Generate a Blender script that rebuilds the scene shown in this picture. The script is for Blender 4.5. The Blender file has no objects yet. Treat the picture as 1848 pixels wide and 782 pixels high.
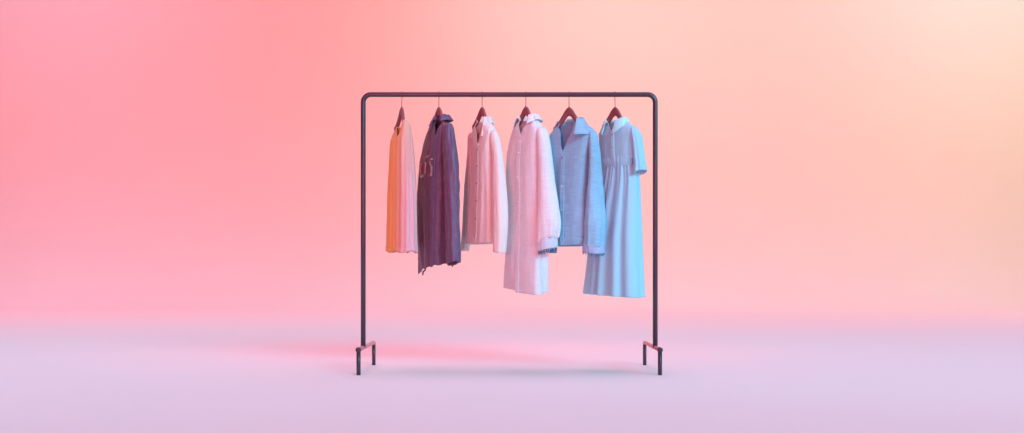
import bpy, bmesh, math, random
from mathutils import Vector, noise
random.seed(7)
scene = bpy.context.scene
COL = scene.collection
PI = math.pi
R = math.radians

# ------------------------------------------------------------------ camera numbers (photo pixels 1848 x 782)
F, CX, HY, D0, CAMZ = 1606.0, 919.0, 500.0, 4.58, 0.489

# ------------------------------------------------------------------ small helpers
def lin(r, g, b):
    f = lambda c: (c/255/12.92) if c/255 <= 0.04045 else ((c/255+0.055)/1.055)**2.4
    return (f(r), f(g), f(b), 1.0)

def link(o, parent=None):
    COL.objects.link(o)
    if parent: o.parent = parent
    return o

def mesh_obj(name, verts, faces, mat, parent=None, smooth=True, thick=0.0, offset=0.0, subsurf=0, matidx=None):
    me = bpy.data.meshes.new(name)
    me.from_pydata([tuple(v) for v in verts], [], faces)
    bm = bmesh.new(); bm.from_mesh(me)
    bmesh.ops.recalc_face_normals(bm, faces=bm.faces)
    bm.to_mesh(me); bm.free()
    for p in me.polygons: p.use_smooth = smooth
    for m in (mat if isinstance(mat, (list, tuple)) else [mat]): me.materials.append(m)
    o = bpy.data.objects.new(name, me)
    link(o, parent)
    if subsurf:
        s = o.modifiers.new('sub', 'SUBSURF'); s.levels = subsurf; s.render_levels = subsurf
    if thick:
        s = o.modifiers.new('cloth', 'SOLIDIFY'); s.thickness = thick; s.offset = offset
    return o

def thing(name, label, cat, loc, rz=0.0, group=None):
    o = bpy.data.objects.new(name, None)
    o.empty_display_size = 0.1
    link(o)
    o.location = loc; o.rotation_euler = (0, 0, rz)
    o['label'] = label; o['category'] = cat
    if group: o['group'] = group
    return o

def mono(xs, ys):
    """monotone cubic interpolant"""
    n = len(xs)
    if n == 1: return lambda x: ys[0]
    d = [(ys[i+1]-ys[i])/(xs[i+1]-xs[i]) for i in range(n-1)]
    m = [d[0]] + [0 if d[i-1]*d[i] <= 0 else 2*d[i-1]*d[i]/(d[i-1]+d[i]) for i in range(1, n-1)] + [d[-1]]
    def f(x):
        if x <= xs[0]: return ys[0]
        if x >= xs[-1]: return ys[-1]
        i = 0
        while x > xs[i+1]: i += 1
        h = xs[i+1]-xs[i]; t = (x-xs[i])/h
        return ((2*t**3-3*t**2+1)*ys[i] + (t**3-2*t**2+t)*h*m[i] + (-2*t**3+3*t**2)*ys[i+1] + (t**3-t**2)*h*m[i+1])
    return f

def sstep(a, b, x):
    if a == b: return 1.0 if x >= a else 0.0
    t = max(0.0, min(1.0, (x-a)/(b-a)))
    return t*t*(3-2*t)

def tube(path, rad, seg=12, caps=True):
    """verts, faces of a tube along a list of Vectors; rad a number or a list"""
    vs, fs = [], []
    n = len(path)
    rads = rad if isinstance(rad, (list, tuple)) else [rad]*n
    t0 = (path[1]-path[0]).normalized()
    up = Vector((0, 0, 1)) if abs(t0.z) < 0.9 else Vector((1, 0, 0))
    nrm = (up - t0*up.dot(t0)).normalized()
    for i, p in enumerate(path):
        if i == 0: t = path[1]-path[0]
        elif i == n-1: t = path[-1]-path[-2]
        else: t = (path[i+1]-path[i]).normalized() + (path[i]-path[i-1]).normalized()
        t = t.normalized()
        nrm = (nrm - t*nrm.dot(t)).normalized()
        b = t.cross(nrm)
        for k in range(seg):
            a = 2*PI*k/seg
            vs.append(p + (nrm*math.cos(a) + b*math.sin(a))*rads[i])
    for i in range(n-1):
        for k in range(seg):
            k2 = (k+1) % seg
            fs.append((i*seg+k, i*seg+k2, (i+1)*seg+k2, (i+1)*seg+k))
    if caps:
        fs.append(tuple(range(seg))[::-1]); fs.append(tuple(range((n-1)*seg, n*seg)))
    return vs, fs

def merge(parts):
    V, Fc = [], []
    for vs, fs in parts:
        b = len(V); V += list(vs); Fc += [tuple(i+b for i in f) for f in fs]
    return V, Fc

def arc(c, r, a0, a1, n, ax, ay):
    return [c + ax*(r*math.cos(a0+(a1-a0)*i/n)) + ay*(r*math.sin(a0+(a1-a0)*i/n)) for i in range(n+1)]

# ------------------------------------------------------------------ materials
def nodes_mat(name):
    m = bpy.data.materials.new(name); m.use_nodes = True
    nt = m.node_tree
    return m, nt, nt.nodes['Principled BSDF']

def fabric(name, col, rough=0.85, sheen=0.25, weave='plain', vary=0.07, bump=0.25, spec=0.25, ramp=None, scale=1.0, trans=0.0, crease=0.45):
    m, nt, P = nodes_mat(name)
    N, L = nt.nodes, nt.links
    tc = N.new('ShaderNodeTexCoord')
    mp = N.new('ShaderNodeMapping'); L.new(tc.outputs['Object'], mp.inputs['Vector'])
    if weave == 'slub': mp.inputs['Scale'].default_value = (20, 20, 170)
    elif weave == 'leather': mp.inputs['Scale'].default_value = (90, 90, 90)
    else: mp.inputs['Scale'].default_value = (260, 260, 260)
    n1 = N.new('ShaderNodeTexNoise'); n1.inputs['Scale'].default_value = scale; n1.inputs['Detail'].default_value = 4
    L.new(mp.outputs['Vector'], n1.inputs['Vector'])
    n2 = N.new('ShaderNodeTexNoise'); n2.inputs['Scale'].default_value = 7.0; n2.inputs['Detail'].default_value = 3
    L.new(tc.outputs['Object'], n2.inputs['Vector'])
    base = N.new('ShaderNodeRGB'); base.outputs[0].default_value = col
    src = base.outputs[0]
    if ramp:
        sx = N.new('ShaderNodeSeparateXYZ'); L.new(tc.outputs['Object'], sx.inputs[0])
        mr = N.new('ShaderNodeMapRange'); mr.inputs[1].default_value = ramp[0]; mr.inputs[2].default_value = ramp[1]
        L.new(sx.outputs['X'], mr.inputs[0])
        cr = N.new('ShaderNodeValToRGB'); L.new(mr.outputs[0], cr.inputs[0])
        el = cr.color_ramp.elements
        while len(el) < len(ramp[2]): el.new(0.5)
        for e, (p, c) in zip(el, ramp[2]): e.position = p; e.color = c
        src = cr.outputs[0]
    h = N.new('ShaderNodeHueSaturation')
    L.new(src, h.inputs['Color'])
    ma = N.new('ShaderNodeMath'); ma.operation = 'ADD'
    L.new(n1.outputs['Fac'], ma.inputs[0]); L.new(n2.outputs['Fac'], ma.inputs[1])
    mr2 = N.new('ShaderNodeMapRange')
    mr2.inputs[1].default_value = 0.5; mr2.inputs[2].default_value = 1.5
    mr2.inputs[3].default_value = 1-vary; mr2.inputs[4].default_value = 1+vary
    L.new(ma.outputs[0], mr2.inputs[0]); L.new(mr2.outputs[0], h.inputs['Value'])
    L.new(h.outputs[0], P.inputs['Base Color'])
    P.inputs['Roughness'].default_value = rough
    P.inputs['Specular IOR Level'].default_value = spec
    P.inputs['Sheen Weight'].default_value = sheen
    P.inputs['Sheen Roughness'].default_value = 0.5
    bp = N.new('ShaderNodeBump'); bp.inputs['Strength'].default_value = bump; bp.inputs['Distance'].default_value = 0.002
    L.new(n1.outputs['Fac'], bp.inputs['Height'])
    mp3 = N.new('ShaderNodeMapping'); mp3.inputs['Scale'].default_value = (22, 22, 9); mp3.inputs['Rotation'].default_value = (0.3, 0.5, 0)
    L.new(tc.outputs['Object'], mp3.inputs['Vector'])
    n3 = N.new('ShaderNodeTexNoise'); n3.inputs['Scale'].default_value = 1.0; n3.inputs['Detail'].default_value = 3; n3.inputs['Distortion'].default_value = 0.8
    L.new(mp3.outputs[0], n3.inputs['Vector'])
    bp3 = N.new('ShaderNodeBump'); bp3.inputs['Strength'].default_value = crease; bp3.inputs['Distance'].default_value = 0.012
    L.new(n3.outputs['Fac'], bp3.inputs['Height']); L.new(bp.outputs[0], bp3.inputs['Normal']); L.new(bp3.outputs[0], P.inputs['Normal'])
    if trans:
        out = N['Material Output'] if 'Material Output' in N else None
        t = N.new('ShaderNodeBsdfTranslucent'); L.new(h.outputs[0], t.inputs['Color'])
        mx = N.new('ShaderNodeMixShader'); mx.inputs[0].default_value = trans
        L.new(P.outputs[0], mx.inputs[1]); L.new(t.outputs[0], mx.inputs[2]); L.new(mx.outputs[0], out.inputs['Surface'])
    return m

def solid(name, col, rough=0.5, metal=0.0, spec=0.5, noise_scale=40, vary=0.08, coat=0.0):
    m, nt, P = nodes_mat(name)
    N, L = nt.nodes, nt.links
    tc = N.new('ShaderNodeTexCoord')
    n = N.new('ShaderNodeTexNoise'); n.inputs['Scale'].default_value = noise_scale; n.inputs['Detail'].default_value = 5
    L.new(tc.outputs['Object'], n.inputs['Vector'])
    h = N.new('ShaderNodeHueSaturation'); h.inputs['Color'].default_value = col
    mr = N.new('ShaderNodeMapRange'); mr.inputs[3].default_value = 1-vary; mr.inputs[4].default_value = 1+vary
    L.new(n.outputs['Fac'], mr.inputs[0]); L.new(mr.outputs[0], h.inputs['Value'])
    L.new(h.outputs[0], P.inputs['Base Color'])
    mr2 = N.new('ShaderNodeMapRange'); mr2.inputs[3].default_value = rough*0.85; mr2.inputs[4].default_value = min(1, rough*1.15)
    L.new(n.outputs['Fac'], mr2.inputs[0]); L.new(mr2.outputs[0], P.inputs['Roughness'])
    P.inputs['Metallic'].default_value = metal
    P.inputs['Specular IOR Level'].default_value = spec
    P.inputs['Coat Weight'].default_value = coat
    P.inputs['Coat Roughness'].default_value = 0.15
    return m

def wood(name, col):
    m, nt, P = nodes_mat(name)
    N, L = nt.nodes, nt.links
    tc = N.new('ShaderNodeTexCoord')
    mp = N.new('ShaderNodeMapping'); mp.inputs['Scale'].default_value = (14, 60, 60)
    L.new(tc.outputs['Object'], mp.inputs['Vector'])
    n = N.new('ShaderNodeTexNoise'); n.inputs['Scale'].default_value = 2.0; n.inputs['Detail'].default_value = 6; n.inputs['Distortion'].default_value = 0.6
    L.new(mp.outputs[0], n.inputs['Vector'])
    cr = N.new('ShaderNodeValToRGB'); L.new(n.outputs['Fac'], cr.inputs[0])
    e = cr.color_ramp.elements
    e[0].position = 0.3; e[0].color = tuple(c*0.75 for c in col[:3])+(1,)
    e[1].position = 0.75; e[1].color = tuple(c*1.15 for c in col[:3])+(1,)
    L.new(cr.outputs[0], P.inputs['Base Color'])
    P.inputs['Roughness'].default_value = 0.42
    return m

M_metal = solid('dark_metal', (0.045, 0.022, 0.040, 1), rough=0.3, metal=0.0, spec=0.7, noise_scale=60)
M_reflect = solid('metal_pink_reflection', (0.62, 0.24, 0.27, 1), rough=0.35, metal=0.2, noise_scale=60)  # pink reflection on the dark base bars, put into their base colour
M_wood = wood('rosewood', (0.28, 0.085, 0.10, 1))
M_wire = solid('hook_wire', (0.38, 0.17, 0.18, 1), rough=0.35, metal=0.6)
M_tank = fabric('ombre_jersey', (0.8, 0.4, 0.3, 1), rough=0.9, vary=0.05, bump=0.12, trans=0.10,
                ramp=(-0.17, 0.17, [(0.0, (0.95, 0.52, 0.17, 1)), (0.55, (0.93, 0.46, 0.16, 1)), (0.78, (0.86, 0.42, 0.40, 1)), (1.0, (0.84, 0.50, 0.64, 1))]))
M_leather = fabric('dark_leather', (0.12, 0.058, 0.13, 1), rough=0.5, sheen=0.15, weave='leather', vary=0.25, bump=0.3, crease=0.9, spec=0.5)
M_leather_in = fabric('jacket_lining', (0.10, 0.02, 0.045, 1), rough=0.7, sheen=0.1)
M_emboss = solid('glossy_leather', (0.22, 0.10, 0.13, 1), rough=0.18, spec=0.8, coat=1.0)
M_pink = fabric('blush_cotton', (0.82, 0.78, 0.75, 1), vary=0.05, bump=0.12, trans=0.12)
M_lilac = fabric('lilac_slub_linen', (0.79, 0.82, 0.87, 1), weave='slub', vary=0.10, bump=0.4, trans=0.12)
M_blue = fabric('blue_slub_linen', (0.35, 0.67, 0.86, 1), weave='slub', vary=0.18, bump=0.6, trans=0.28)
M_cuff = fabric('cuff_knit_lilac', (0.58, 0.66, 0.78, 1), weave='slub', vary=0.12, bump=0.5)
M_cuffb = fabric('cuff_knit_blue', (0.36, 0.50, 0.72, 1), weave='slub', vary=0.12, bump=0.5)
M_sky = fabric('sky_satin', (0.39, 0.78, 0.93, 1), rough=0.55, vary=0.04, bump=0.06, sheen=0.3, spec=0.3, crease=0.2, trans=0.15)
M_skyc = fabric('pale_sky_collar', (0.42, 0.85, 0.92, 1), rough=0.7, vary=0.04, bump=0.08)
M_thread = fabric('dark_thread', (0.10, 0.17, 0.34, 1))
M_btn = solid('pearl_button', (0.30, 0.40, 0.60, 1), rough=0.25)
M_btnp = solid('rose_button', (0.42, 0.12, 0.16, 1), rough=0.3)
M_btnw = solid('white_button', (0.8, 0.8, 0.85, 1), rough=0.25)

# ------------------------------------------------------------------ setting: one seamless studio sweep
def build_backdrop():
    prof = [(-14.0, 0.0), (-6.0, 0.0), (0.0, 0.0), (6.0, 0.0)]
    y0, rad = 8.8, 2.6
    prof.append((y0, 0.0))
    for i in range(1, 41):
        a = PI/2*i/40
        prof.append((y0+rad*math.sin(a), rad-rad*math.cos(a)))
    prof += [(y0+rad, 5.0), (y0+rad, 10.0)]
    xs = [-18, -9, 0, 9, 18]
    vs, fs = [], []
    for y, z in prof:
        for x in xs: vs.append(Vector((x, y, z)))
    n = len(xs)
    for j in range(len(prof)-1):
        for i in range(n-1):
            fs.append((j*n+i, j*n+i+1, (j+1)*n+i+1, (j+1)*n+i))
    m, nt, P = nodes_mat('matte_paper')
    N, L = nt.nodes, nt.links
    tc = N.new('ShaderNodeTexCoord')
    n1 = N.new('ShaderNodeTexNoise'); n1.inputs['Scale'].default_value = 1.3; n1.inputs['Detail'].default_value = 4
    L.new(tc.outputs['Object'], n1.inputs['Vector'])
    h = N.new('ShaderNodeHueSaturation'); h.inputs['Color'].default_value = (0.78, 0.78, 0.78, 1)
    mr = N.new('ShaderNodeMapRange'); mr.inputs[3].default_value = 0.985; mr.inputs[4].default_value = 1.015
    L.new(n1.outputs['Fac'], mr.inputs[0]); L.new(mr.outputs[0], h.inputs['Value'])
    L.new(h.outputs[0], P.inputs['Base Color'])
    P.inputs['Roughness'].default_value = 0.95; P.inputs['Specular IOR Level'].default_value = 0.1
    o = mesh_obj('backdrop', vs, fs, m)
    o['kind'] = 'structure'
    return o
build_backdrop()

# ------------------------------------------------------------------ the rack
def build_rack():
    root = thing('clothes_rack', 'dark metal clothes rack with rounded corners and short low feet, holding all six garments', 'clothes rack', (0, 0, 0))
    hx, zt, zb, cr = 0.7514, 1.4275, 0.1255, 0.040
    X, Z = Vector((1, 0, 0)), Vector((0, 0, 1))
    p = [Vector((-hx, 0, zb-0.004)), Vector((-hx, 0, 0.7))]
    p += arc(Vector((-hx+cr, 0, zt-cr)), cr, PI, PI/2, 10, X, Z)
    p += [Vector((0, 0, zt))]
    p += arc(Vector((hx-cr, 0, zt-cr)), cr, PI/2, 0, 10, X, Z)
    p += [Vector((hx, 0, 0.7)), Vector((hx, 0, zb-0.004))]
    mesh_obj('frame', *tube(p, 0.0128, 20), M_metal, root)
    for s in (-1, 1):
        x = s*hx
        yf, yb = -0.143, 0.357
        bar = [Vector((x, yf, zb)), Vector((x, 0.1, zb)), Vector((x, yb-0.012, zb))]
        bar += arc(Vector((x, yb-0.012, zb-0.012)), 0.012, PI/2, 0.15, 5, Vector((0, 1, 0)), Z)[1:]
        mesh_obj('base_bar', *tube(bar, 0.0105, 16), M_reflect, root)
        mesh_obj('leg', *tube([Vector((x, yf, 0.0)), Vector((x, yf, 0.05)), Vector((x, yf, zb-0.004))], 0.0108, 16), M_metal, root)
        mesh_obj('leg', *tube([Vector((x, yb, 0.0)), Vector((x, yb, 0.05)), Vector((x, yb, zb-0.012))], 0.0100, 16), M_metal, root)
        cap = tube([Vector((x, yf-0.014, zb)), Vector((x, yf-0.0125, zb)), Vector((x, yf+0.012, zb)), Vector((x, yf+0.0145, zb))], [0.0095, 0.0132, 0.0132, 0.0110], 18)
        mesh_obj('joint', *cap, M_metal, root)
build_rack()

# ------------------------------------------------------------------ garments: lofted cloth shells
class Place:
    """where a garment hangs: hook pixel and yaw (front turned towards the left of the camera)"""
    def __init__(s, hookpx, yaw):
        s.X0 = (hookpx-CX)/F*D0; s.a = R(yaw); s.sa, s.ca = math.sin(s.a), math.cos(s.a)
        s.e = s.a - math.atan2(s.X0, D0)
    def px2local(s, px, y=0.0):
        k = (px-CX)/F
        return (k*(D0+y*s.ca)-s.X0-y*s.sa)/(s.ca+k*s.sa)
    def dist(s, x, y): return D0 - x*s.sa + y*s.ca
    def z(s, py, x=0.0, y=0.0): return CAMZ + (HY-py)/F*s.dist(x, y)
    def proj(s, p):
        X = s.X0 + p[0]*s.ca + p[1]*s.sa; D = s.dist(p[0], p[1])
        return CX+F*X/D, HY-F*(p[2]-CAMZ)/D

def sup(th, w, d, n):
    c, si = math.cos(th), math.sin(th)
    return w*math.copysign(abs(c)**(2/n), c), d*math.copysign(abs(si)**(2/n), si)

class Shell:
    """rows: (ypx, xl, xr, depth). s: 0 front centre -> right side .25 -> back .5 -> left .75 -> 1"""
    def __init__(s, pl, rows, n=2.5, y0=0.0, c0=0.0, gap=None, fold=None, hem=None, neck=None, seed=0.0, xfix=None):
        s.c0 = c0; s.pl, s.n, s.gap, s.fold, s.hem, s.neck, s.seed = pl, n, gap, fold, hem, neck, seed
        rows = sorted(rows, key=lambda r: -r[0])
        zs, cs, ws, ds, ys = [], [], [], [], []
        for r in rows:
            yp, xl, xr, d = r[:4]
            yc = r[4] if len(r) > 4 else y0
            cx = pl.px2local((xl+xr)/2, yc) if xfix is None else xfix
            D = pl.dist(cx, yc); p = (xr-xl)/2/F*D
            se, ce = math.sin(pl.e), math.cos(pl.e)
            d = min(d, 0.8*p/se)
            lo, hi = 0.0, 1.0
            for _ in range(30):
                w = (lo+hi)/2
                ext = max(abs(x*ce+y*se) for x, y in (sup(t*PI/40, w, d, n) for t in range(80)))
                if ext < p: lo = w
                else: hi = w
            zs.append(pl.z(yp, cx, yc)); cs.append(cx); ws.append(max(w, 0.004)); ds.append(d); ys.append(yc)
        s.z0, s.z1 = zs[0], zs[-1]
        s.fc, s.fw, s.fd, s.fy = mono(zs, cs), mono(zs, ws), mono(zs, ds), mono(zs, ys)
        s.cache = {}
    def ring(s, v):
        key = round(v, 5)
        if key in s.cache: return s.cache[key]
        z = s.z0+(s.z1-s.z0)*v
        w, d = s.fw(z), s.fd(z)
        g0, g1 = s.gap(z) if s.gap else (0.0, 0.0)      # half widths of the front opening (m), negative = overlap
        tt = lambda x: math.copysign(math.asin(min(0.97, abs(x))**(s.n/2)), x)
        ta, tb = -PI/2+tt(s.c0+g0/w), 3*PI/2+tt(s.c0-g1/w)
        K = 240
        pts = []
        for i in range(K+1):
            th = ta+(tb-ta)*i/K
            x, y = sup(th, w, d, s.n)
            pts.append((x, y, th))
        L = [0.0]
        for i in range(K): L.append(L[-1]+math.hypot(pts[i+1][0]-pts[i][0], pts[i+1][1]-pts[i][1]))
        s.cache[key] = (z, w, d, pts, L, s.fc(z), s.fy(z))
        return s.cache[key]
    def point(s, u, v, off=0.0):
        z, w, d, pts, L, cx, cy = s.ring(v)
        K = len(pts)-1
        t = max(0.0, min(1.0, u))*L[-1]
        lo, hi = 0, K
        while hi-lo > 1:
            m = (lo+hi)//2
            if L[m] <= t: lo = m
            else: hi = m
        f = (t-L[lo])/max(1e-9, L[hi]-L[lo])
        x = pts[lo][0]+(pts[hi][0]-pts[lo][0])*f; y = pts[lo][1]+(pts[hi][1]-pts[lo][1])*f
        nx, ny = pts[hi][1]-pts[lo][1], -(pts[hi][0]-pts[lo][0])
        l = math.hypot(nx, ny) or 1.0; nx /= l; ny /= l
        h = off + (s.fold(u, v, x, z) if s.fold else 0.0)
        zz = z
        if s.hem: zz += s.hem(u, x/max(w, 1e-6), v)
        if s.neck: zz += s.neck(u, x/max(w, 1e-6), v)
        return Vector((cx+x+nx*h, cy+y+ny*h, zz))
    def normal(s, u, v):
        e = 0.004
        du = s.point(min(1, u+e), v)-s.point(max(0, u-e), v)
        dv = s.point(u, min(1, v+e))-s.point(u, max(0, v-e))
        n = du.cross(dv)
        return n.normalized() if n.length > 1e-9 else Vector((0, -1, 0))
    def grid(s, nu, nv, u0=0.0, u1=1.0, v0=0.0, v1=1.0, off=0.0, closed=False, powv=1.0):
        vs, fs = [], []
        cols = nu if closed else nu+1
        for j in range(nv+1):
            v = v0+(v1-v0)*(j/nv)**powv
            for i in range(cols):
                vs.append(s.point(u0+(u1-u0)*i/nu, v, off))
        for j in range(nv):
            for i in range(nu):
                i2 = (i+1) % cols if closed else i+1
                fs.append((j*cols+i, j*cols+i2, (j+1)*cols+i2, (j+1)*cols+i))
        return vs, fs
    def at_px(s, px, py, u_rng=(0.0, 1.0)):
        """(u, v) of the outward point seen nearest a photo pixel"""
        best = None
        for it in range(3):
            if best is None: us = [u_rng[0]+(u_rng[1]-u_rng[0])*i/60 for i in range(61)]; vs = [j/60 for j in range(61)]
            else:
                du, dv = 1/60/3**(it-1), 1/60/3**(it-1)
                us = [best[1]+du*(i-6)/6 for i in range(13)]; vs = [best[2]+dv*(i-6)/6 for i in range(13)]
            for u in us:
                if not 0 <= u <= 1: continue
                for v in vs:
                    if not 0 <= v <= 1: continue
                    q = s.pl.proj(s.point(u, v)); e = (q[0]-px)**2+(q[1]-py)**2
                    if best is None or e < best[0]: best = (e, u, v)
        return best[1], best[2]

def v_gap(pl, y_bot, y_top, half, lap=0.006, power=1.0):
    """a V opening: closed (overlapping by 2*lap) below y_bot, half wide at y_top (photo rows)"""
    zb, zt = pl.z(y_bot), pl.z(y_top)
    def f(z):
        t = (z-zb)/(zt-zb)
        g = half*max(0.0, t)**power if t > 0 else 0.0
        g -= lap*sstep(0.15, -0.05, t)
        return (g, g)
    return f

def make_folds(seed, n, amp, v_full=0.0, v_none=0.95, sharp=1.4, wr=0.0025, width_var=0.35):
    """vertical drape folds fading towards the shoulder plus small irregular wrinkles"""
    rnd = random.Random(seed)
    ph = [rnd.uniform(0, 2*PI) for _ in range(4)]
    def f(u, v, x, z):
        k = sstep(v_none, v_full, v)
        uu = u + width_var/n*math.sin(2*PI*2*u+ph[0]) + 0.25/n*math.sin(2*PI*3*u+ph[1]+z*3)
        c = math.sin(2*PI*n*uu+ph[2]+0.5*math.sin(z*5+ph[3]))
        c = math.copysign(abs(c)**(1/sharp), c)
        a = 0.65+0.35*math.sin(2*PI*1.5*u+ph[1])
        q = Vector((u*9+seed, z*3.1, seed*1.7))
        w = noise.noise(q)*wr*1.2 + noise.noise(Vector((u*22-z*9, z*14+u*10, seed)))*wr*0.6
        return amp*k*c*a + w
    return f

def frame_thread(sh, us, vb, n, mat, parent, length=0.010, rnd=random.Random(3)):
    parts = []
    for i in range(n):
        u = us[0]+(us[1]-us[0])*(i+rnd.uniform(0.1, 0.9))/n
        p = sh.point(u, vb); nn = sh.normal(u, vb)
        l = length*rnd.uniform(0.5, 1.2)
        d = Vector((rnd.uniform(-.35, .35), rnd.uniform(-.35, .35), -1)).normalized()
        parts.append(tube([p+Vector((0, 0, 0.004)), p+d*l*0.5+nn*0.001, p+d*l], [0.0013, 0.0012, 0.0008], 5))
    mesh_obj('fringe', *merge(parts), mat, parent)

def disc(c, n, r, h, seg=16):
    n = n.normalized()
    return tube([c-n*h*0.3, c+n*h*0.6, c+n*h], [r, r, r*0.8], seg)

def button(sh, u, v, r, mat, parent, off=0.003):
    n = sh.normal(u, v); p = sh.point(u, v)
    cam = Vector((-math.sin(sh.pl.a), -math.cos(sh.pl.a), 0))
    if (n.y > 0): n = -n
    mesh_obj('button', *disc(p+n*off, n, r, 0.003), mat, parent)

def collar_strip(sh, stand, fall, tipfn, mat, parent, name='collar', lean=0.010, flare=0.03, nu=72, thick=0.003, vtop=1.0, u0=0.0, u1=1.0, wav=0.0):
    """a stand along the neck ring that rolls over and falls outside; tipfn(u) -> (extra fall, sideways shift, outward)"""
    vs, fs = [], []
    prof = [(0.0, 0.0), (0.25, 0.5), (0.5, 0.85), (0.75, 1.0)]
    nvf = 9
    ring = [sh.point(u0+(u1-u0)*i/nu, vtop) for i in range(nu+1)]
    cen = sum(ring, Vector())/len(ring)
    rows = 5+nvf
    for i in range(nu+1):
        u = u0+(u1-u0)*i/nu
        p = ring[i]
        a = ring[max(0, i-1)]; b = ring[min(nu, i+1)]
        t = (b-a); t.z = 0; t.normalize()
        n = Vector((t.y, -t.x, 0))
        ex, side, out = tipfn(u)
        col = []
        for k in range(5):
            q = k/4
            col.append(p + Vector((0, 0, stand*q - 0.004)) + n*(lean*q*q*0.6))
        top = col[-1]
        for k in range(1, nvf+1):
            q = k/nvf
            roll = math.sin(min(1, q*3.2)*PI/2)
            L = (fall+ex)*q
            o = lean*0.3+0.007*roll + (flare+out)*q**1.3 + wav*math.sin(u*19+1)*q
            zz = 0.003*math.sin(min(1, q*4)*PI) - L*0.95
            col.append(top + n*o + Vector((0, 0, zz)) + t*(side*q**1.5))
        vs += col
    for i in range(nu):
        for k in range(rows-1):
            a = i*rows+k
            fs.append((a, a+1, a+1+rows, a+rows))
    return mesh_obj(name, vs, fs, mat, parent, thick=thick)

# ------------------------------------------------------------------ hangers
def make_hanger(pl, apex_py, label, halfw=0.185, xs=1.0, right=None):
    root = thing('coat_hanger', label, 'hanger', (pl.X0, 0, 0), -pl.a, 'wooden hangers on the rail')
    za = pl.z(apex_py)
    up = mono([0, .008, .02, .04, .07, .11, .185], [0, -.004, -.014, -.041, -.080, -.112, -.140])
    lo = mono([0, .012, .03, .05, .08, .12, .185], [-.046, -.052, -.072, -.094, -.120, -.140, -.160])
    vs, fs = [], []
    n = 48; seg = 12
    for i in range(n+1):
        x = -halfw + (halfw+(right or halfw))*i/n
        a, b = za+up(abs(x)/xs), za+lo(abs(x)/xs)
        c, h = (a+b)/2, (a-b)/2
        wd = 0.0085
        for k in range(seg):
            t = 2*PI*k/seg
            cy, sz = math.cos(t), math.sin(t)
            cv = -0.012*(abs(x)/halfw)**2      # slight forward curve of the arms
            vs.append(Vector((x, cv+wd*math.copysign(abs(cy)**0.8, cy), c+h*math.copysign(abs(sz)**0.7, sz))))
    for i in range(n):
        for k in range(seg):
            k2 = (k+1) % seg
            fs.append((i*seg+k, i*seg+k2, (i+1)*seg+k2, (i+1)*seg+k))
    fs.append(tuple(range(seg))); fs.append(tuple(range(n*seg, (n+1)*seg)))
    mesh_obj('hanger_body', vs, fs, M_wood, root)
    zt, rr, hv = 1.4275, 0.0150, Vector((-pl.sa, pl.ca, 0))     # the hook swivels to sit square over the rail
    p = [Vector((0, 0, za-0.012)), Vector((0, 0, za+0.012)), Vector((0, 0, zt-0.034)), hv*(rr*0.5)+Vector((0, 0, zt-0.021))]
    for i in range(0, 15):
        t = -0.25 + (PI*0.80)*i/14
        p.append(hv*(rr*math.cos(t)) + Vector((0, 0, zt+rr*math.sin(t))))
    mesh_obj('hook', *tube(p, 0.0020, 8), M_wire, root)
    return root

def garment(name, pl, label, cat):
    return thing(name, label, cat, (pl.X0, 0, 0), -pl.a, 'garments hanging on the rack')

# ---- 1 tank top ------------------------------------------------------
pl = Place(725, 60)
make_hanger(Place(725, 63), 193, 'wooden hanger carrying the orange and pink sleeveless top', halfw=0.060, xs=0.70, right=0.046)
g = garment('tank_top', pl, 'sleeveless top fading from orange to pink, with long vertical folds', 'top')
rows = [(455, 697, 751, .048), (400, 698.5, 750, .046), (350, 700, 749, .044), (300, 702.5, 746.5, .042), (265, 704, 744, .038), (248, 705.5, 742.5, .034),
        (238, 708, 741, .030), (231, 711, 740, .027), (224, 715, 737, .022)]
def tank_neck(u, s, v):
    k = sstep(0.86, 1.0, v)
    mid = max(0.0, 1-(s/0.95)**2) if True else 0
    front = 1.0 if (u < 0.25 or u > 0.75) else 0.45
    return -k*mid*0.064*front + k*0.012*s
body = Shell(pl, rows, n=3.2, neck=tank_neck, hem=lambda u, s, v: (1-v)**3*(-0.004*s+0.006*math.sin(u*2*PI*5)),
             fold=make_folds(11, 17, 0.0072, v_full=0.70, v_none=1.03, sharp=0.75, wr=0.0012, width_var=0.5))
mesh_obj('body', *body.grid(220, 90, closed=True), M_tank, g, thick=0.0025)
# hem band and neck binding
mesh_obj('hem_band', *body.grid(150, 3, v0=0.0, v1=0.035, off=0.0022, closed=True), M_tank, g, thick=0.0015)
vsb = [body.point(i/80, 1.0) for i in range(81)]
mesh_obj('neck_binding', *tube(vsb, 0.0028, 8, caps=False), M_tank, g)

# ---- 2 dark leather jacket -----------------------------------------
pl = Place(792, 60)
make_hanger(pl, 193, 'wooden hanger carrying the dark leather jacket', halfw=0.085)
g = garment('leather_jacket', pl, 'dark purple leather jacket with embossed lettering on the chest and a ragged hem', 'jacket')
rows = [(482, 753, 816, .060), (460, 752.5, 815, .062), (420, 751.5, 815, .062), (380, 751.5, 815, .062), (350, 753, 815, .060), (300, 757.5, 814, .056), (270, 762, 813, .050),
        (250, 767, 812.5, .044), (236, 772, 812, .040), (226, 778, 811, .037), (218, 783, 808, .033), (214, 786, 806, .030)]
def j2_hem(u, s, v):
    k = (1-v)**5
    front = u < 0.27 or u > 0.73
    if front:
        d = mono([-1, -.86, -.78, -.72, -.45, -.1, .4, 1], [.045, .034, .026, -.040, -.024, -.012, -.004, .012])(s)
    else: d = mono([-1, 0, 1], [.045, .02, .012])(s)
    return k*(d+0.004*math.sin(u*61))
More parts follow.
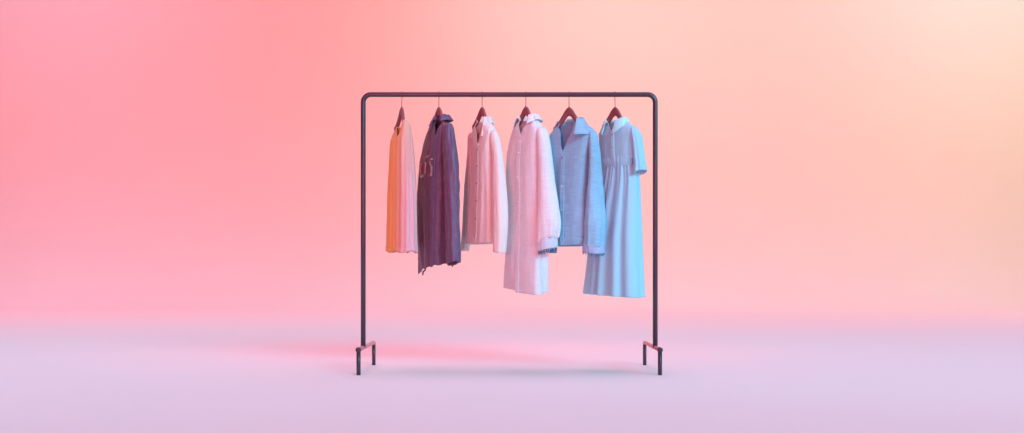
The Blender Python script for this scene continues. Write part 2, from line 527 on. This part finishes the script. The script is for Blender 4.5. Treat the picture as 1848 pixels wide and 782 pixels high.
body = Shell(pl, rows, n=3.4, hem=j2_hem, c0=0.62, gap=v_gap(pl, 252, 220, 0.026, lap=0.002),
             neck=lambda u, s, v: -0.03*sstep(.9, 1, v)*(1 if (u < .25 or u > .75) else 0)*max(0, 1-s*s),
             fold=make_folds(23, 5, 0.005, v_full=0.0, v_none=0.95, sharp=1.3, wr=0.004))
mesh_obj('body', *body.grid(150, 100), [M_leather], g, thick=0.003)
mesh_obj('placket', *body.grid(6, 60, u0=0.0, u1=0.045, v0=0.0, v1=0.88, off=0.0035), M_leather, g, thick=0.002)
SL = Shell(pl, [(476, 806, 829.5, .045), (455, 805.5, 830, .045), (420, 805, 829.5, .045), (350, 803, 828.5, .045), (300, 801, 826.5, .045), (265, 799, 823, .040), (245, 799, 820.5, .034), (232, 800, 818, .026), (224, 803, 815, .015)], n=2.2,
           fold=make_folds(29, 4, 0.005, v_full=0.0, v_none=1.0, wr=0.006), hem=lambda u, s, v: (1-v)**4*0.010*s)
mesh_obj('sleeve', *SL.grid(72, 80, closed=True), M_leather, g, thick=0.003)
xl = body.fc(0.9)-body.fw(0.9)
def mirror_sleeve(pl, SLs, body, mat, parent, inset=0.03, thick=0.003, nv=70, rake=0.0):
    """the far sleeve, seen only as a sliver behind the left edge"""
    vs, fs = SLs.grid(56, nv, closed=True)
    out = []
    for p in vs:
        z = p.z
        c = SLs.fc(z); b = body.fc(z)
        out.append(Vector((b-(c-b)+(c-p.x)+inset, p.y+rake, z)))
    o = mesh_obj('sleeve', out, fs, mat, parent, thick=thick)
    return o
mirror_sleeve(pl, SL, body, M_leather, g, inset=0.075, rake=0.02)
collar_strip(body, 0.020, 0.030, lambda u: (0.012*(sstep(.12, 0, u)+sstep(.88, 1, u)), 0, 0), M_leather, g, flare=0.018)
# embossed letters, raised off the chest
def raised(path_px, rad, name, flat=0.7, loop=False):
    pts = []
    for (x, y) in path_px:
        x = 760.5+(x-759)*0.78
        u, v = body.at_px(x, y, u_rng=(0.735, 1.0))
        n = body.normal(u, v)
        z = body.ring(v)[0]; q = body.point(u, v)
        if n.dot(q-Vector((body.fc(z), body.fy(z), q.z))) < 0: n = -n
        pts.append(body.point(u, v)+n*0.0035)
    # resample smoothly
    xs = list(range(len(pts)))
    fx, fy, fz = (mono(xs, [p[i] for p in pts]) for i in range(3))
    m = 6*(len(pts)-1)
    path = [Vector((fx(t), fy(t), fz(t))) for t in (i*(len(pts)-1)/m for i in range(m+1))]
    rr = [rad*(0.55 if i in (0, m) else 1.0) for i in range(m+1)]
    return tube(path, rr, 10)
letters = []
letters.append((raised([(760.5, 295), (759.5, 303), (759, 311), (759.5, 317), (762.5, 318.8), (766, 317.5), (768.8, 313), (769.5, 305), (770, 293)], 0.0078, 'u')))
letters.append((raised([(788.5, 290), (785.5, 287.8), (781.5, 290.5), (780.5, 295.5), (783, 300), (786.5, 303.5), (788.5, 308), (787.5, 313), (783, 316.5), (777.5, 317.5)], 0.0078, 's')))
letters.append((raised([(772.5, 282.5), (774.5, 286), (778.8, 281.5)], 0.0055, 'v')))
mesh_obj('embossed_lettering', *merge(letters), M_emboss, g)
ta = body.at_px(768, 489, u_rng=(0.7, 1.0)); p0 = body.point(*ta)
mesh_obj('drawstring', *tube([p0+Vector((0, 0, .01)), p0+Vector((-.003, 0, -.004)), p0+Vector((-.022, -.002, -.012)), p0+Vector((-.030, -.002, -.030))], [.0045, .0045, .005, .004], 8), M_leather, g)

# ---- 3 blush shirt ----------------------------------------------------
pl = Place(870, 60)
make_hanger(pl, 193, 'wooden hanger carrying the pale pink shirt', halfw=0.072, right=0.050)
g = garment('pink_shirt', pl, 'pale pink button shirt with long pointed collar and straight sleeves', 'shirt')
rows = [(440, 839, 900, .050), (412, 844, 901, .050), (370, 847, 901, .050), (340, 849, 901, .049), (295, 850.5, 899, .047), (265, 850, 897, .042), (250, 850, 896, .038),
        (242, 850.5, 894.5, .034), (233, 853, 891, .030), (225, 856, 886, .027), (218, 859, 882, .025)]
body = Shell(pl, rows, n=3.4, c0=0.12, gap=v_gap(pl, 266, 220, 0.050), neck=lambda u, s, v: -0.02*sstep(.9, 1, v)*(1 if (u < .25 or u > .75) else 0)*max(0, 1-s*s),
             fold=make_folds(37, 3, 0.0035, v_full=0.1, v_none=0.9, wr=0.0018))
mesh_obj('body', *body.grid(150, 90), M_pink, g, thick=0.002)
mesh_obj('placket', *body.grid(6, 60, u0=0.0, u1=0.040, v0=0.0, v1=0.80, off=0.004), M_pink, g, thick=0.0015)
for v in (.06, .2, .34, .48, .62, .75):
    button(body, 0.02, v, 0.0042, M_btnp, g, off=0.0055)
SL = Shell(pl, [(456, 890.5, 912.5, .045), (433, 890, 914.5, .046), (402, 889, 916.5, .047), (368, 889, 915.5, .047), (322, 888.5, 911.5, .046), (282, 888, 906.5, .043), (262, 886, 903, .038), (248, 884, 900, .030), (240, 884, 896.5, .020), (236, 886, 893, .010)],
           n=2.3, fold=make_folds(41, 3, 0.004, v_full=0, v_none=1, wr=0.0022), hem=lambda u, s, v: -(1-v)**4*0.004*s)
mesh_obj('sleeve', *SL.grid(72, 80, closed=True), M_pink, g, thick=0.002)
SF = Shell(pl, [(453, 831.5, 845, .036), (424, 834, 850, .037), (370, 836.5, 853, .037), (326, 839, 855, .037), (295, 842, 857, .036), (262, 844, 858, .034), (248, 844.5, 858, .027), (240, 848, 858, .018)], n=2.3, y0=0.012,
           fold=make_folds(43, 3, 0.003, v_full=0, v_none=1, wr=0.002))
mesh_obj('sleeve', *SF.grid(60, 70, closed=True), M_pink, g, thick=0.002)
mesh_obj('yoke', *body.grid(90, 14, u0=0.13, u1=0.87, v0=0.865, v1=1.0, off=0.0025), M_pink, g, thick=0.0015)
collar_strip(body, 0.018, 0.035, lambda u: (0.105*(sstep(.17, 0, u)*0.75+sstep(.83, 1, u)*1.1), 0.012*(sstep(.9, 1, u)-sstep(.1, 0, u)), 0.016*(sstep(.17, 0, u)+sstep(.83, 1, u))), M_pink, g, flare=0.014)

# ---- 4 lilac coat ----------------------------------------------------
pl = Place(949, 55)
make_hanger(pl, 192, 'wooden hanger carrying the long lilac coat', halfw=0.080)
g = garment('lilac_coat', pl, 'long pale lilac shirt coat with a frayed cuff, longest garment left of the blue jacket', 'coat')
rows = [(530, 908.5, 987, .060), (500, 909, 987, .060), (462, 911, 987, .060), (420, 913.5, 987, .060), (384, 915, 987, .060), (355, 915, 987, .060), (309, 912.5, 986, .058), (280, 914, 985, .054), (262, 917, 984, .050), (248, 920, 983, .045),
        (238, 923, 981, .042), (230, 926, 978, .039), (222, 931, 973, .034), (215, 937, 967, .030)]
def c4_hem(u, s, v):
    k = (1-v)**6
    st = -0.010*sstep(.0, .06, s) if (u < .25 or u > .75) else 0.004
    return k*(0.018 - 0.014*s + st)
body = Shell(pl, rows, n=3.6, c0=0.02, gap=v_gap(pl, 248, 220, 0.034), hem=c4_hem, neck=lambda u, s, v: -0.028*sstep(.92, 1, v)*(1 if (u < .25 or u > .75) else 0)*max(0, 1-s*s),
             fold=make_folds(53, 4, 0.0055, v_full=0.0, v_none=0.97, wr=0.0018, sharp=1.2))
mesh_obj('body', *body.grid(160, 120), M_lilac, g, thick=0.0025)
mesh_obj('placket', *body.grid(6, 80, u0=0.0, u1=0.045, v0=0.0, v1=0.87, off=0.0045), M_lilac, g, thick=0.002)
SL = Shell(pl, [(436, 971, 1005, .052), (431, 970.5, 1008, .055), (407, 970, 1011, .060), (374, 971, 1008.5, .060), (341, 971, 1003.5, .058), (318, 971, 1000.5, .056), (290, 970, 997.5, .052), (265, 969, 994.5, .046), (248, 968, 991.5, .038), (238, 968, 988, .028), (231, 970, 983, .016)],
           n=2.3, fold=make_folds(59, 9, 0.0065, v_full=-0.02, v_none=0.40, wr=0.002), hem=lambda u, s, v: (1-v)**5*0.016*s)
mesh_obj('sleeve', *SL.grid(80, 90, closed=True), M_lilac, g, thick=0.0025)
def make_cuff(pl, rows, mat, thr, parent, tilt, seed):
    C = Shell(pl, rows, n=2.3, fold=make_folds(seed, 15, 0.0030, v_full=0, v_none=2.0, wr=0.001), hem=lambda u, s, v: (1-v*0.3)*(tilt*s-0.010*math.cos(2*PI*(u-0.16))))
    o = mesh_obj('cuff', *C.grid(84, 12, closed=True), mat, parent, thick=0.004)
    frame_thread(C, (0, 1), 0.0, 64, thr, o, length=0.014)
    return C
make_cuff(pl, [(451, 971.5, 1003.5, .050), (444, 971, 1005, .053), (430, 971, 1005.5, .053)], M_cuff, M_thread, g, 0.016, 61)
mirror_sleeve(pl, SL, body, M_lilac, g, inset=0.10, rake=0.045)
collar_strip(body, 0.022, 0.034, lambda u: (0.020*(sstep(.12, 0, u)+sstep(.88, 1, u)), 0.010*(sstep(.9, 1, u)-sstep(.1, 0, u)), 0), M_lilac, g, flare=0.022)
for v in (.80, .66, .52):
    button(body, 0.022, v, 0.005, M_btnw, g, off=0.006)

# ---- 5 blue jacket ---------------------------------------------------
pl = Place(1027, 41)
make_hanger(pl, 193, 'wooden hanger carrying the open collared blue jacket', halfw=0.088)
g = garment('blue_jacket', pl, 'short dusty blue jacket with wide open collar and frayed cuffs', 'jacket')
rows = [(444, 994, 1063, .060), (436, 990, 1067, .066), (410, 988, 1069, .068), (368, 988, 1069, .066), (330, 988, 1068, .062), (295, 988, 1068, .058), (270, 988, 1070, .052), (256, 988.5, 1072, .046), (247, 990, 1073, .042), (240, 993, 1071, .038),
        (232, 998, 1064, .034), (225, 1004, 1055, .030), (219, 1009, 1049, .027)]
body = Shell(pl, rows, n=3.4, c0=-0.06, gap=v_gap(pl, 278, 224, 0.054), neck=lambda u, s, v: -0.012*sstep(.9, 1, v)*(1 if (u < .25 or u > .75) else 0),
             fold=make_folds(67, 4, 0.0055, v_full=0.1, v_none=0.92, wr=0.003))
mesh_obj('body', *body.grid(160, 100), M_blue, g, thick=0.0025)
mesh_obj('placket', *body.grid(6, 60, u0=0.0, u1=0.042, v0=0.0, v1=0.70, off=0.0045), M_blue, g, thick=0.002)
mesh_obj('waistband', *body.grid(120, 6, u0=0.0, u1=1.0, v0=0.0, v1=0.065, off=0.003), M_blue, g, thick=0.003)
button(body, 0.02, .70, 0.0075, M_btn, g, off=0.006)
button(body, 0.02, .47, 0.0045, M_btnw, g, off=0.006)
button(body, 0.02, .28, 0.0045, M_btnw, g, off=0.006)
SL = Shell(pl, [(446, 1053, 1091, .056), (427, 1056, 1092, .058), (402, 1056, 1094, .062), (358, 1058.5, 1091.5, .060), (314, 1062, 1087.5, .056), (283, 1063, 1085, .050), (262, 1063, 1082, .044), (250, 1063, 1080, .036), (242, 1063.5, 1078, .026), (237, 1066, 1075, .014)],
           n=2.3, fold=make_folds(71, 9, 0.0065, v_full=-0.02, v_none=0.42, wr=0.003))
mesh_obj('sleeve', *SL.grid(80, 90, closed=True), M_blue, g, thick=0.0025)
make_cuff(pl, [(455, 1052, 1090, .052), (449, 1051.5, 1090.5, .055), (440, 1052.5, 1090.5, .056)], M_cuffb, M_thread, g, 0.0, 73)
SF = Shell(pl, [(457, 986, 1004, .034), (430, 984, 1006, .038), (370, 985, 1008, .040), (320, 988, 1010, .040), (280, 990, 1012, .036), (258, 992, 1012, .030), (246, 995, 1010, .018)], n=2.3, y0=0.05,
           fold=make_folds(79, 4, 0.004, v_full=0, v_none=1, wr=0.002))
mesh_obj('sleeve', *SF.grid(60, 70, closed=True), M_blue, g, thick=0.0025)
collar_strip(body, 0.022, 0.066, lambda u: (0.034*sstep(.22, .0, u)+0.010*sstep(.84, 1, u), -0.010*sstep(.1, 0, u)+.01*sstep(.9, 1, u), 0.040*sstep(.30, .06, u)), M_blue, g, flare=0.026)

# ---- 6 sky blue dress -------------------------------------------------
pl = Place(1110, 50)
make_hanger(pl, 193, 'wooden hanger carrying the sky blue dress', halfw=0.075)
g = garment('blue_dress', pl, 'sky blue short sleeved dress with rounded collar, gathered waist and pleated skirt', 'dress')
rows = [(290, 1085, 1150, .046), (270, 1083.5, 1150, .047), (255, 1082, 1150, .045), (245, 1081, 1149.5, .042), (238, 1081, 1147, .038), (231, 1085, 1142, .034), (224, 1091, 1134, .030), (218, 1096, 1127, .027)]
body = Shell(pl, rows, n=2.5, c0=-0.04, gap=v_gap(pl, 242, 218, 0.026, lap=0.002), neck=lambda u, s, v: -0.022*sstep(.78, 1, v)*(1 if (u < .25 or u > .75) else 0)*max(0, 1-s*s),
             fold=make_folds(83, 5, 0.003, v_full=0, v_none=.8, wr=0.0025))
mesh_obj('bodice', *body.grid(140, 50), M_sky, g, thick=0.002)
mesh_obj('placket', *body.grid(6, 40, u0=0.0, u1=0.040, v0=0.0, v1=0.80, off=0.0035), M_skyc, g, thick=0.0015)
for v in (.30, .62):
    button(body, 0.02, v, 0.004, M_btn, g, off=0.005)
WB = Shell(pl, [(303, 1086.5, 1147, .046), (294, 1085.5, 1147.5, .048), (285, 1085.5, 1148, .046)], n=2.5,
           fold=lambda u, v, x, z: 0.0032*abs(math.sin(u*2*PI*17+1.2*math.sin(u*40)))+0.0015*math.sin(v*PI))
mesh_obj('waistband', *WB.grid(300, 14, closed=True), M_sky, g, thick=0.002)
rnd = random.Random(97)
def skirt_fold(u, v, x, z):
    k = (1-v)
    uu = u+0.022*math.sin(2*PI*2*u+0.7)+0.012*math.sin(2*PI*5*u+1.9)
    c = math.sin(2*PI*11*uu+0.6+0.35*math.sin(4*k))
    c = math.copysign(abs(c)**0.8, c)
    g2 = math.sin(2*PI*26*uu+2.0)
    A = 0.002+0.015*k**0.7
    return A*c*(0.75+0.25*math.sin(2*PI*3*u+1)) + 0.0022*g2*sstep(.5, 1, v) + 0.002*noise.noise(Vector((u*12, z*4, 5)))
SK = Shell(pl, [(533, 1051, 1158, .085), (500, 1055, 1157, .082), (470, 1058.5, 1156, .079), (430, 1063, 1155, .074), (400, 1068.5, 1154.5, .068), (360, 1075, 1153.5, .060), (330, 1081.5, 1152.5, .054), (310, 1085.5, 1150, .049), (301, 1087, 1148.5, .047)], n=2.3,
           fold=skirt_fold, hem=lambda u, s, v: -(1-v)**3*0.010*s)
mesh_obj('skirt', *SK.grid(330, 90, closed=True), M_sky, g, thick=0.0018)
SL = Shell(pl, [(312, 1143.5, 1166.5, .050), (295, 1143.5, 1164.5, .050), (276, 1142.5, 1162, .048), (258, 1141, 1160, .044), (247, 1139.5, 1158.5, .038), (239, 1138.5, 1155.5, .031), (232, 1138.5, 1150, .020), (228, 1140, 1146, .012)], n=2.2,
           fold=make_folds(101, 3, 0.003, v_full=0, v_none=1, wr=0.002), hem=lambda u, s, v: (1-v)**3*0.012*s)
mesh_obj('sleeve', *SL.grid(72, 50, closed=True), M_sky, g, thick=0.002)
mesh_obj('sleeve_hem', *SL.grid(72, 3, v0=0.0, v1=0.09, off=0.0018, closed=True), M_sky, g, thick=0.002)
mirror_sleeve(pl, SL, body, M_sky, g, inset=0.035, rake=0.02, thick=0.002, nv=40)
collar_strip(body, 0.014, 0.050, lambda u: (0.030*(sstep(.14, .02, u)+sstep(.86, .98, u))-0.016*(sstep(.03, 0, u)+sstep(.97, 1, u)), 0.016*(sstep(.9, 1, u)-sstep(.1, 0, u))*0, 0.004), M_skyc, g, flare=0.016)

# ------------------------------------------------------------------ lamps (studio, all outside the frame)
LAMPS = {
    # name: (location, aim, size_x, size_y, spread_deg)
    'key_softbox':      ((6.2, -7.6, 5.1), (0.0, 1.9, 0.0), 4.8, 3.2, 42),
    'overhead_softbox': ((0.0, 3.0, 6.5), (0.0, 3.0, 0.0), 20, 15, 60),
    'wall_lamp_left':   ((-11.0, 4.6, 2.4), (-8.0, 11.4, 2.0), 2.0, 4.0, 150),
    'wall_lamp_right':  ((11.0, 4.6, 4.6), (8.0, 11.4, 4.9), 2.0, 4.0, 150),
    'wall_flood':       ((0.0, -3.5, 6.0), (0.0, 11.4, 4.7), 26.0, 1.5, 80),
    'wall_lamp_high_left':  ((-7.3, 6.0, 6.6), (-9.4, 11.4, 5.9), 3.0, 1.0, 130),
    'wall_lamp_high_right': ((8.0, 6.0, 6.8), (9.6, 11.4, 6.2), 3.0, 1.0, 130),
    'wall_lamp_top':    ((1.4, 5.8, 6.2), (1.9, 11.4, 5.2), 4.0, 1.0, 130),
    'pink_pool_fill':         ((-0.35, 1.35, 4.6), (-0.35, 1.25, 0.0), 3.2, 1.2, 38),  # added red lamp, makes the pink pool on the floor behind the rack
    'front_fill':       ((-1.3, -7.5, 1.1), (0.0, 0.0, 0.95), 1.2, 1.2, 20),
}
POWER = {}
WORLD_LEFT = WORLD_RIGHT = (0.1, 0.1, 0.1)
#LIGHTS-BEGIN
POWER = {'pink_pool_fill': (5.913, 0.0, 0.0),
         'front_fill': (5.2, 0.6, 0.7),
         'key_softbox': (13.0, 53.0, 72.0),
         'overhead_softbox': (447.187, 233.514, 348.231),
         'wall_flood': (760.763, 63.693, 33.031),
         'wall_lamp_high_left': (8.386, 36.6, 53.374),
         'wall_lamp_high_right': (4.572, 76.245, 87.835),
         'wall_lamp_left': (46.883, 0.0, 0.0),
         'wall_lamp_right': (55.664, 85.181, 0.0),
         'wall_lamp_top': (0.0, 76.701, 62.787)}
WORLD_LEFT = (0.45, 0.1, 0.12)
WORLD_RIGHT = (0.0, 0.4, 0.5)
#LIGHTS-END
def lamp(name, loc, aim, sx, sy, spread, power):
    d = bpy.data.lights.new(name, 'AREA')
    d.shape = 'RECTANGLE'; d.size = sx; d.size_y = sy; d.spread = R(spread)
    e = max(max(power), 1e-6)
    d.energy = e; d.color = tuple(c/e for c in power)
    o = bpy.data.objects.new(name, d); link(o)
    o.location = loc
    o.rotation_euler = (Vector(aim)-Vector(loc)).to_track_quat('-Z', 'Y').to_euler()
    return o
for nm, (loc, aim, sx, sy, sp) in LAMPS.items():
    for dx in ((-5.5, 0.0, 5.5, 11.0) if nm == 'key_softbox' else (0.0,)):      # the key is a row of gridded softboxes
        lamp(nm, (loc[0]+dx, loc[1], loc[2]), (aim[0]+dx, aim[1], aim[2]), sx, sy, sp, POWER[nm])

w = bpy.data.worlds.new('World'); scene.world = w; w.use_nodes = True
WN, WL = w.node_tree.nodes, w.node_tree.links      # soft studio surround: warm on the left, cool on the right
bg = WN['Background']
wtc = WN.new('ShaderNodeTexCoord'); wsx = WN.new('ShaderNodeSeparateXYZ'); wmr = WN.new('ShaderNodeMapRange')
wmr.interpolation_type = 'SMOOTHSTEP'
wmr.inputs[1].default_value = 0.15; wmr.inputs[2].default_value = 0.80
wmx = WN.new('ShaderNodeMix'); wmx.data_type = 'RGBA'
WL.new(wtc.outputs['Generated'], wsx.inputs[0]); WL.new(wsx.outputs['X'], wmr.inputs[0]); WL.new(wmr.outputs[0], wmx.inputs[0])
wmx.inputs[6].default_value = (*WORLD_LEFT, 1); wmx.inputs[7].default_value = (*WORLD_RIGHT, 1)
WL.new(wmx.outputs[2], bg.inputs[0]); bg.inputs[1].default_value = 1.0

# ------------------------------------------------------------------ camera and render
cd = bpy.data.cameras.new('camera'); cam = bpy.data.objects.new('camera', cd); link(cam)
cam.location = (0, -D0, CAMZ); cam.rotation_euler = (PI/2, 0, 0)
cd.sensor_width = 36.0; cd.sensor_fit = 'HORIZONTAL'; cd.lens = F/1848*36.0
cd.shift_x = (924-CX)/1848; cd.shift_y = (HY-391)/1848
cd.clip_start = 0.05; cd.clip_end = 200
scene.camera = cam
scene.view_settings.view_transform = 'Standard'; scene.view_settings.look = 'None'
scene.view_settings.exposure = 0; scene.view_settings.gamma = 1
scene.render.engine = 'CYCLES'
scene.cycles.use_denoising = True
scene.cycles.max_bounces = 8
scene.cycles.sample_clamp_indirect = 6
